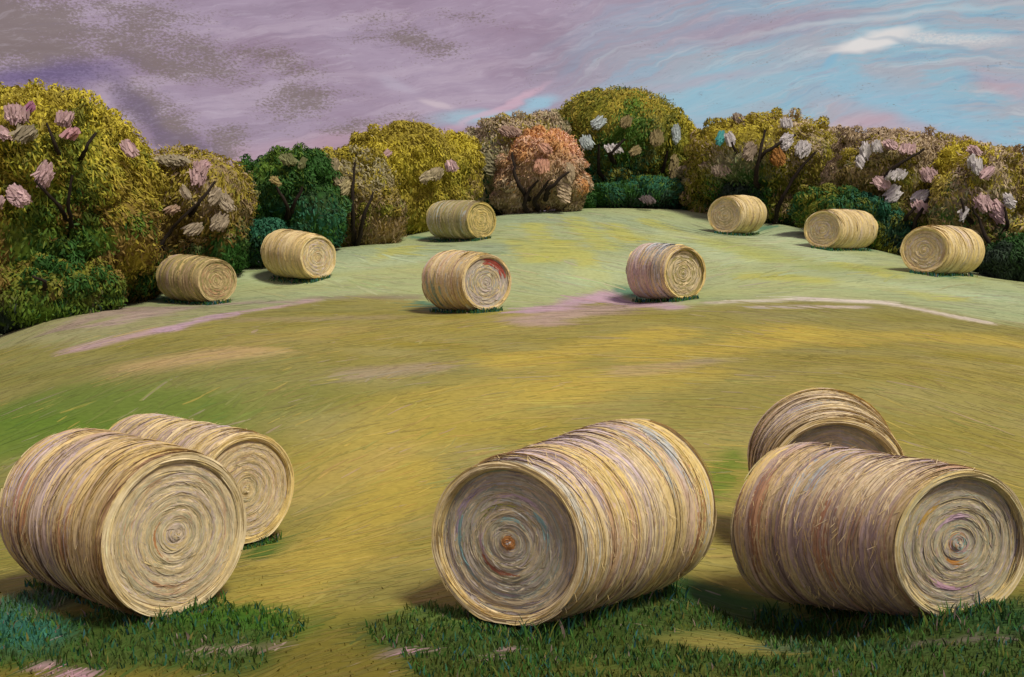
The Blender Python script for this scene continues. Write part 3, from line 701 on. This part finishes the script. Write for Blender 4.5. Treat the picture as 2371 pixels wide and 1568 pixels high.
def make_tree(name, label, cat, group, lobes, depth, basept, top, low, dens, branches=(), blossoms=(), bcol=((.60, .46, .46),), seed=0, trunk_r=.14, lsz=1.0, lsz_n=1.0):
    """lobes: (px, py, half width, half height) in photograph px at the given depth (optional 5th: depth offset in m)"""
    r = np.random.default_rng(900 + seed)
    L = []
    for lb in lobes:
        dz = lb[4] if len(lb) > 4 else 0.0; d = depth + dz
        L.append((P(lb[0], lb[1], d), lb[2] * K * d / F, lb[3] * K * d / F))
    bp = P(basept[0], basept[1], depth + .6); gz = float(H(bp[0], bp[1])); base = np.array([bp[0], bp[1], gz])
    root = thing(name, base, label, cat, group)
    zmin = min(c[2] - h for c, w, h in L); zmax = max(c[2] + h for c, w, h in L)
    # wood
    cen = np.mean([c for c, w, h in L], 0)
    tops = [tube([base - [0, 0, .3], base * .5 + np.array([cen[0], cen[1], cen[2]]) * .5 + [r.normal(0, .2), 0, -.2], cen + [0, 0, .4]], trunk_r * 1.3, trunk_r * .5)]
    link('trunk', *merge(*[(V - base, Q, C) for V, Q, C in tops]), 'bark', root)
    limbs = [tube([cen + [0, 0, -h * .3], c * .6 + cen * .4, c + [0, 0, h * .55]], trunk_r * .5, trunk_r * .12) for c, w, h in L]
    link('limb', *merge(*[(V - base, Q, C) for V, Q, C in limbs]), 'bark', root)

    def front(px, py, extra=.12):
        """point on the front of the crown behind that pixel"""
        d0 = depth - 6
        ray = FWD + np.array([1., 0, 0]) * (px * K - CX) / F + UP * (CY - py * K) / F
        ts = np.linspace(depth - 7, depth + 5, 240); pts = CAM + ts[:, None] * ray
        ins = np.zeros(len(ts), bool)
        for c, w, h in L:
            q = (pts - c) / np.array([w, w * .85, h]); ins |= (q ** 2).sum(1) < 1.0
        i = int(np.argmax(ins)) if ins.any() else len(ts) // 2
        return CAM + (ts[i] - extra) * ray

    for br in branches:
        pts = [front(*p, extra=.55) for p in br]
        inner = pts[0] * .6 + cen * .4; inner[2] = pts[0][2] - .35
        wpx = 3.1 * depth / F
        link('branch', *[(a - base if i == 0 else a) for i, a in enumerate(tube([inner] + pts, wpx * .9, wpx * .35, (.028, .022, .018)))], 'bark', root)
    # crown: leafy mass inside, leaf strokes outside
    IV, IF = ico()
    cores, leaves = [], []
    tc, lc = [np.array([LEAF[k] for k in t]) for t in (top, low)]

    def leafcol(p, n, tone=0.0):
        f = np.clip((p[:, 2] - zmin) / (zmax - zmin), 0, 1)  # yellower new leaves on top; lighter top and dark foot imitate overhead light
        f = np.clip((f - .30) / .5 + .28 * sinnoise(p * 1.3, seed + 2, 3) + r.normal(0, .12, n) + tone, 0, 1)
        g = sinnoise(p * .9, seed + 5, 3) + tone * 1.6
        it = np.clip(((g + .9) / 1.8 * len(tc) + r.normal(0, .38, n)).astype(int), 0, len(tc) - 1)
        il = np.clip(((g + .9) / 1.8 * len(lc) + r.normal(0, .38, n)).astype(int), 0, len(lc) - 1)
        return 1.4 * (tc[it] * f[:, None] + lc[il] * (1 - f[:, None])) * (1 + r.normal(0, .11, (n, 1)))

    # every lobe breaks up into clumps of leaves with a tone of their own
    CL = [(c, w, h, 0.0) for c, w, h in L]
    for c, w, h in L:
        for q in range(int(11 * lsz_n)):
            dv = unit(r.normal(size=3)); dv[1] = -abs(dv[1]) if r.random() < .8 else dv[1]
            f = r.uniform(.20, .38)
            CL.append((c + dv * np.array([w, w * .85, h]) * (1.0 - f * .75), max(w * f, .45), max(h * f * .85, .38), r.normal(0, .22)))
        for q in range(int(16 * lsz_n)):
            dv = unit(r.normal(size=3)); dv[2] = abs(dv[2]); f = r.uniform(.94, 1.08)
            CL.append((c + dv * np.array([w, w * .85, h]) * f, r.uniform(.14, .34), r.uniform(.12, .3), r.normal(0, .25)))
    for j, (c, w, h, tone) in enumerate(CL):
        nz = sinnoise(IV * 2.2, seed * 7 + j, 4)
        pn = (np.abs(IV) ** 2.25).sum(1) ** (-1 / 2.25)
        rad_ = ((.90 + .10 * nz + .035 * sinnoise(IV * 7, seed * 7 + j + 50, 2)) * pn)[:, None]
        V = c + IV * np.array([w, w * .85, h]) * rad_
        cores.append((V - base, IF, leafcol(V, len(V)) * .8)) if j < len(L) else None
        n = int(dens * (1500 if j < len(L) else 2600) * w * h); n = min(max(n, 60), 16000)
        dv = unit(r.normal(size=(n, 3))); dv = dv[(dv[:, 1] < .55) | (r.random(n) < .4)]; n = len(dv)
        nz = sinnoise(dv * 2.2, seed * 7 + j, 4)
        rd = ((np.abs(dv) ** 2.25).sum(1) ** (-1 / 2.25) * (.945 + .11 * nz + .04 * sinnoise(dv * 7, seed * 7 + j + 50, 2)) + r.normal(0, .035, n) + (r.random(n) < .04) * r.uniform(0, .07, n))[:, None]
        p0 = c + dv * np.array([w, w * .85, h]) * rd
        # strokes fall outward and down over the dome, with loose variation
        up = np.array([0, 0, 1.]); tan_d = unit(-up + dv * (dv @ up)[:, None] + r.normal(0, .55, (n, 3)) + .7 * np.stack([sinnoise(p0 * .8, seed + 9, 2)] * 3, -1) * np.array([1, 0, .2]))
        ln = r.uniform(.09, .28, n) * lsz; wd = r.uniform(.03, .085, n) * lsz
        k = 3; t = np.linspace(-.5, .5, k)
        Pc = p0[:, None] + tan_d[:, None] * ln[:, None, None] * t[None, :, None] + dv[:, None] * (r.uniform(-.04, .08, n)[:, None, None] * (1 - 4 * t ** 2)[None, :, None])
        sd = unit(np.cross(tan_d, dv) + r.normal(0, .35, (n, 3)))
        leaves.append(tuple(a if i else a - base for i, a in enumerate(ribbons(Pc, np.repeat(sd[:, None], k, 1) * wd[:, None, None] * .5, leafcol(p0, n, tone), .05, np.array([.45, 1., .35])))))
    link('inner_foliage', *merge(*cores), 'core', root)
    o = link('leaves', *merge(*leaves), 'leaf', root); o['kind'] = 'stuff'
    # blossom: tufts of pale petals on the front of the crown
    for q, bl in enumerate(blossoms):
        px, py, sx, sy = bl[:4]; col = np.array(bcol[(bl[4] if len(bl) > 4 else q) % len(bcol)])
        c = front(px, py, .38); d = depth; a, b = .68 * sx * K * d / F, .72 * sy * K * d / F
        n = int(24 + 900 * a * b * 3); n = min(n, 240)
        th_ = r.uniform(0, 6.283, n); uv = np.stack([np.cos(th_), np.sin(th_)], 1) * (r.random((n, 1)) ** .6) * .8 * r.uniform(.75, 1.1, (n, 1)); ang = r.uniform(-1.1, 1.1)
        p0 = c + np.stack([uv[:, 0] * a, r.uniform(-.22, .10, n), uv[:, 1] * b], -1)
        dr = unit(np.stack([np.full(n, math.sin(ang)) + r.normal(0, .22, n), r.normal(0, .12, n), math.cos(ang) + r.normal(0, .22, n)], -1))
        ln = r.uniform(.14, .40, n); t = np.linspace(-.5, .5, 3)
        Pc = p0[:, None] + dr[:, None] * ln[:, None, None] * t[None, :, None]
        sd = unit(np.cross(dr, np.array([0, -1., .3])) + r.normal(0, .2, (n, 3)))
        V, Q, C = ribbons(Pc, np.repeat(sd[:, None], 3, 1) * r.uniform(.025, .055, n)[:, None, None], col * (1 + r.normal(0, .12, (n, 1))), .05, np.array([.6, 1, .5]))
        link('blossom', V - base, Q, C, 'petal', root)
    return root


PK = (.60, .43, .45); WH = (.62, .60, .62); GY = (.38, .34, .24); BL = (.50, .60, .62); MG = (.45, .20, .33); TQ = (.10, .45, .46)
TG = 'blossoming trees along the far edge of the meadow'
SG = 'low dark bushes at the foot of the trees'
make_tree('blossoming_tree', 'tallest tree at the far left with a bright yellow-green dome', 'tree', TG,
          [(110, 400, 215, 190), (60, 330, 150, 120), (215, 370, 120, 110, .5), (290, 430, 80, 85, 1), (60, 560, 190, 140), (250, 540, 120, 110)], 34.0, (140, 700),
          ('yel', 'olive', 'yel', 'mid'), ('mid', 'olive', 'rust', 'green', 'dgreen'), 1.0,
          [((130, 340), (108, 285)), ((198, 345), (222, 308)), ((142, 482), (108, 450), (80, 415)), ((162, 505), (158, 460), (168, 405))],
          [(40, 265, 45, 22, 0), (70, 252, 10, 9, 1), (165, 310, 22, 12, 2), (150, 275, 28, 14, 0), (105, 405, 26, 36, 0), (45, 455, 34, 32, 0), (10, 310, 22, 12, 0), (300, 345, 26, 20, 0), (-2, 470, 12, 12, 0), (60, 310, 40, 20, 3)],
          (PK, MG, (.62, .36, .40), GY), 1, .2)
make_tree('blossoming_tree', 'brown-olive tree with pink blossom behind the leftmost small bale', 'tree', TG,
          [(425, 475, 150, 125), (500, 470, 75, 80, .5), (300, 460, 80, 90, 1), (350, 520, 120, 120), (490, 560, 82, 90), (400, 590, 130, 80), (310, 620, 90, 70)], 37.6, (390, 650),
          ('grey', 'tan', 'olive', 'brown'), ('mid', 'brown', 'rust', 'dgreen'), 1.15,
          [((362, 590), (385, 545), (420, 505), (460, 470)), ((365, 560), (358, 515), (372, 478)), ((455, 480), (498, 420)), ((330, 530), (318, 505))],
          [(352, 430, 30, 34, 0), (462, 402, 32, 34, 0), (470, 385, 20, 15, 0), (430, 445, 10, 16, 1), (500, 455, 20, 24, 1), (525, 470, 22, 26, 1), (510, 515, 32, 24, 1), (450, 530, 30, 16, 1), (400, 372, 60, 14, 2), (290, 450, 60, 22, 2), (400, 485, 16, 10, 3)],
          (PK, (.44, .38, .28), GY, (.55, .40, .30)), 2)
make_tree('round_tree', 'dark green tree with no blossom right of the brown-olive tree', 'tree', TG,
          [(650, 440, 110, 92), (575, 470, 50, 80), (730, 420, 45, 66, 1), (610, 500, 75, 90), (720, 500, 80, 85)], 40.5, (650, 590), ('dgreen', 'green', 'dgreen'), ('dgreen', 'teal', 'black'), 1.0,
          [((668, 480), (640, 432)), ((680, 475), (700, 432))], [(668, 370, 26, 12, 0), (640, 420, 10, 10, 1), (700, 378, 14, 7, 0)], ((.20, .22, .10), (.36, .30, .12)), 3)
make_tree('blossoming_tree', 'yellow-olive tree with tall bare forks beside the dark green tree', 'tree', TG,
          [(815, 450, 90, 108), (870, 410, 60, 80, 1.5), (770, 400, 60, 50, .5), (790, 510, 70, 75), (860, 500, 80, 80)], 43.0, (820, 570), ('yel', 'olive', 'grey', 'olive'), ('olive', 'mid', 'brown', 'rust'), 1.15,
          [((818, 540), (816, 460), (822, 376)), ((830, 560), (842, 500), (864, 445))], [(770, 385, 26, 22, 0), (800, 435, 12, 28, 1), (780, 415, 30, 10, 0)], ((.42, .36, .22), (.50, .44, .24)), 4)
make_tree('blossoming_tree', 'golden yellow tree with a peaked crown left of the small olive bale', 'tree', TG,
          [(940, 395, 118, 108), (860, 370, 55, 55, .5), (1060, 400, 55, 80, 1), (1000, 430, 90, 95), (930, 480, 110, 80), (1035, 480, 60, 60)], 46.0, (940, 545), ('yel', 'yel', 'olive'), ('olive', 'mid', 'olive', 'brown'), 1.15,
          [((890, 402), (894, 362)), ((895, 530), (903, 505)), ((908, 455), (905, 440))], [(895, 360, 16, 12, 0), (1010, 402, 26, 14, 1), (1045, 385, 22, 10, 0), (985, 410, 16, 14, 1)], (PK, (.52, .46, .30)), 5)
make_tree('blossoming_tree', 'grey-olive tree directly behind and left of the orange tree', 'tree', TG,
          [(1180, 385, 115, 112), (1100, 375, 55, 70, 1), (1260, 320, 55, 60, 1), (1240, 390, 80, 90, 1.5), (1120, 430, 70, 90), (1210, 345, 85, 75)], 50.5, (1130, 500), ('olive', 'tan', 'grey'), ('grey', 'teal', 'brown'), 1.2, [],
          [(1130, 380, 30, 40, 0), (1180, 305, 40, 16, 1), (1110, 450, 24, 30, 0)], ((.26, .25, .15), (.38, .27, .22)), 6)
make_tree('orange_tree', 'small round orange and salmon pink tree', 'tree', TG,
          [(1262, 392, 88, 90), (1200, 430, 62, 70), (1305, 440, 52, 50)], 48.6, (1225, 495), ('salmon', 'pinkish', 'salmon', 'orange'), ('orange', 'tan', 'brown', 'tan'), 1.25,
          [((1212, 480), (1222, 445), (1246, 418)), ((1205, 440), (1192, 400), (1186, 352)), ((1238, 465), (1262, 432), (1270, 418)), ((1268, 440), (1295, 415), (1318, 398))],
          [(1255, 385, 30, 18, 0), (1262, 345, 24, 14, 0), (1305, 440, 20, 46, 1), (1320, 400, 16, 30, 1)], ((.64, .36, .26), (.50, .40, .27)), 7, .11)
make_tree('blossoming_tree', 'large dark green tree on the crest with pale blue blossom', 'tree', TG,
          [(1430, 335, 150, 120), (1590, 400, 50, 110, 1), (1330, 330, 55, 80, .6), (1590, 345, 32, 50, .6), (1400, 300, 110, 84), (1500, 330, 110, 90), (1540, 400, 78, 90), (1430, 425, 120, 72), (1350, 400, 70, 80)], 53.5, (1440, 488), ('green', 'olive', 'mid', 'yel'), ('dgreen', 'teal', 'mid', 'dgreen'), 1.1,
          [((1386, 405), (1386, 335)), ((1408, 360), (1430, 340), (1448, 322)), ((1535, 400), (1545, 350))],
          [(1386, 285, 22, 18, 0), (1358, 330, 26, 18, 0), (1420, 345, 34, 8, 2), (1565, 310, 14, 28, 0), (1450, 282, 20, 16, 1), (1520, 320, 26, 22, 1), (1560, 395, 18, 60, 1), (1470, 350, 16, 14, 1)],
          (BL, (.30, .25, .12), WH), 8, .2)
make_tree('blossoming_tree', 'olive tree with a dark leaning trunk between the two crest bales', 'tree', TG,
          [(1780, 370, 165, 106), (1660, 350, 60, 60, .5), (1930, 400, 50, 100, 1), (1920, 350, 40, 45, .5), (1620, 430, 40, 90, 1), (1700, 390, 92, 100), (1870, 390, 92, 90), (1780, 460, 140, 70), (1850, 470, 70, 60)], 49.5, (1815, 530), ('olive', 'yel', 'olive', 'tan'), ('mid', 'brown', 'mid', 'dgreen'), 1.1,
          [((1750, 425), (1756, 370), (1772, 300)), ((1758, 362), (1800, 335), (1842, 312)), ((1790, 540), (1805, 470), (1840, 405), (1888, 352)), ((1700, 345), (1695, 330))],
          [(1668, 320, 14, 20, 1), (1690, 322, 18, 16, 0), (1820, 328, 18, 26, 0), (1858, 345, 28, 22, 0), (1735, 350, 22, 28, 2), (1670, 395, 36, 12, 2), (1800, 365, 26, 26, 3), (1710, 275, 22, 12, 2), (1820, 285, 22, 8, 0)],
          (WH, TQ, (.32, .26, .20), (.34, .16, .04)), 9, .17)
make_tree('blossoming_tree', 'pink-brown tree thick with white blossom behind the lowest right bale', 'tree', TG,
          [(2080, 395, 130, 96), (1975, 390, 40, 80, 1), (2190, 390, 60, 70, 1), (1960, 460, 60, 90, 1.5), (2030, 420, 85, 100), (2160, 430, 110, 100), (2090, 510, 130, 72)], 45.0, (2110, 590), ('tan', 'brown', 'tan', 'olive'), ('brown', 'mid', 'olive', 'dgreen'), 1.15,
          [((2110, 560), (2125, 500), (2165, 430)), ((2050, 405), (2095, 372), (2140, 345)), ((2100, 500), (2130, 470))],
          [(2002, 350, 18, 24, 0), (2030, 340, 18, 12, 0), (1990, 375, 10, 18, 0), (2075, 405, 38, 9, 0), (2065, 450, 28, 30, 0), (2130, 455, 26, 20, 0), (2040, 425, 30, 20, 1), (2100, 345, 32, 12, 1), (2150, 405, 30, 18, 1), (2130, 480, 26, 14, 1), (2060, 335, 18, 14, 1)],
          (WH, PK), 10)
make_tree('blossoming_tree', 'brown-gold tree at the far right edge with white blossom', 'tree', TG,
          [(2290, 435, 110, 100), (2220, 400, 50, 66, 1), (2370, 430, 50, 50, 1), (2360, 480, 90, 100), (2240, 480, 85, 95), (2310, 560, 120, 80)], 42.0, (2300, 635), ('brown', 'olive', 'tan', 'yel'), ('mid', 'brown', 'dgreen', 'brown'), 1.15,
          [((2290, 565), (2270, 520), (2252, 478)), ((2335, 520), (2325, 480)), ((2235, 500), (2225, 460))],
          [(2262, 385, 18, 20, 0), (2250, 375, 12, 18, 0), (2275, 470, 26, 24, 1), (2230, 495, 10, 16, 0), (2335, 465, 9, 24, 0), (2310, 490, 18, 40, 1), (2255, 350, 20, 12, 1), (2285, 400, 20, 16, 1)],
          (WH, PK), 11)
# bushes
make_tree('dark_bush', 'olive-green bush in deep shade at the foot of the tallest tree', 'bush', SG,
          [(90, 690, 130, 80), (20, 700, 90, 75), (180, 680, 100, 75)], 31.8, (90, 745), ('dgreen', 'mid', 'rust'), ('dgreen', 'green', 'black'), 1.0, [((105, 650), (75, 640))], [], seed=20, trunk_r=.07)
make_tree('dark_bush', 'bush between the tallest tree and the leftmost small bale', 'bush', SG,
          [(270, 645, 95, 62), (320, 640, 60, 55)], 35.6, (280, 690), ('rust', 'mid', 'dgreen'), ('dgreen', 'rust', 'black'), 1.0, [], [], seed=21, trunk_r=.07)
make_tree('dark_bush', 'dark bush in the gap above the yellow-topped small bale', 'bush', SG,
          [(610, 560, 55, 45), (560, 570, 40, 50)], 38.8, (600, 600), ('dgreen', 'teal'), ('dgreen', 'black'), 1.0, [], [], seed=22, trunk_r=.06)
make_tree('dark_bush', 'low dark green bush row under the large crest tree', 'bush', SG,
          [(1400, 460, 90, 28), (1500, 455, 110, 36), (1590, 455, 50, 40)], 51.6, (1480, 483), ('dgreen', 'teal', 'green'), ('dgreen', 'black', 'teal'), 1.3, [], [(1500, 463, 28, 8, 0)], ((.16, .13, .14),), 23, .06)
make_tree('dark_bush', 'blue-green bush arching over the leftmost crest bale', 'bush', SG,
          [(1730, 462, 62, 44), (1790, 480, 40, 48)], 48.4, (1770, 525), ('teal', 'dgreen', 'black'), ('dgreen', 'black'), 1.3, [], [], seed=24, trunk_r=.06)
make_tree('dark_bush', 'dark green bush behind the middle crest bale', 'bush', SG,
          [(1930, 490, 90, 50), (2020, 520, 70, 60), (2080, 560, 50, 50)], 43.9, (1990, 565), ('mid', 'dgreen', 'teal'), ('dgreen', 'mid', 'black'), 1.3, [], [], seed=25, trunk_r=.06)
make_tree('dark_bush', 'shadowy bush at the right edge beside the lowest right bale', 'bush', SG,
          [(2330, 610, 70, 50), (2400, 600, 80, 65)], 39.2, (2340, 650), ('dgreen', 'mid', 'black'), ('black', 'dgreen'), 1.3, [], [], seed=26, trunk_r=.06)
# the line of trees goes on outside the frame
make_tree('blossoming_tree', 'tree beyond the left edge, next to the tallest tree', 'tree', TG, [(-190, 430, 190, 190), (-160, 600, 190, 150)], 33.0, (-180, 800), ('yel', 'olive'), ('mid', 'dgreen'), .7, seed=30)
make_tree('round_tree', 'tree beyond the right edge, next to the brown-gold tree', 'tree', TG, [(2560, 490, 150, 130), (2540, 580, 140, 100)], 42.0, (2550, 670), ('olive', 'brown'), ('mid', 'dgreen'), .7, seed=31)
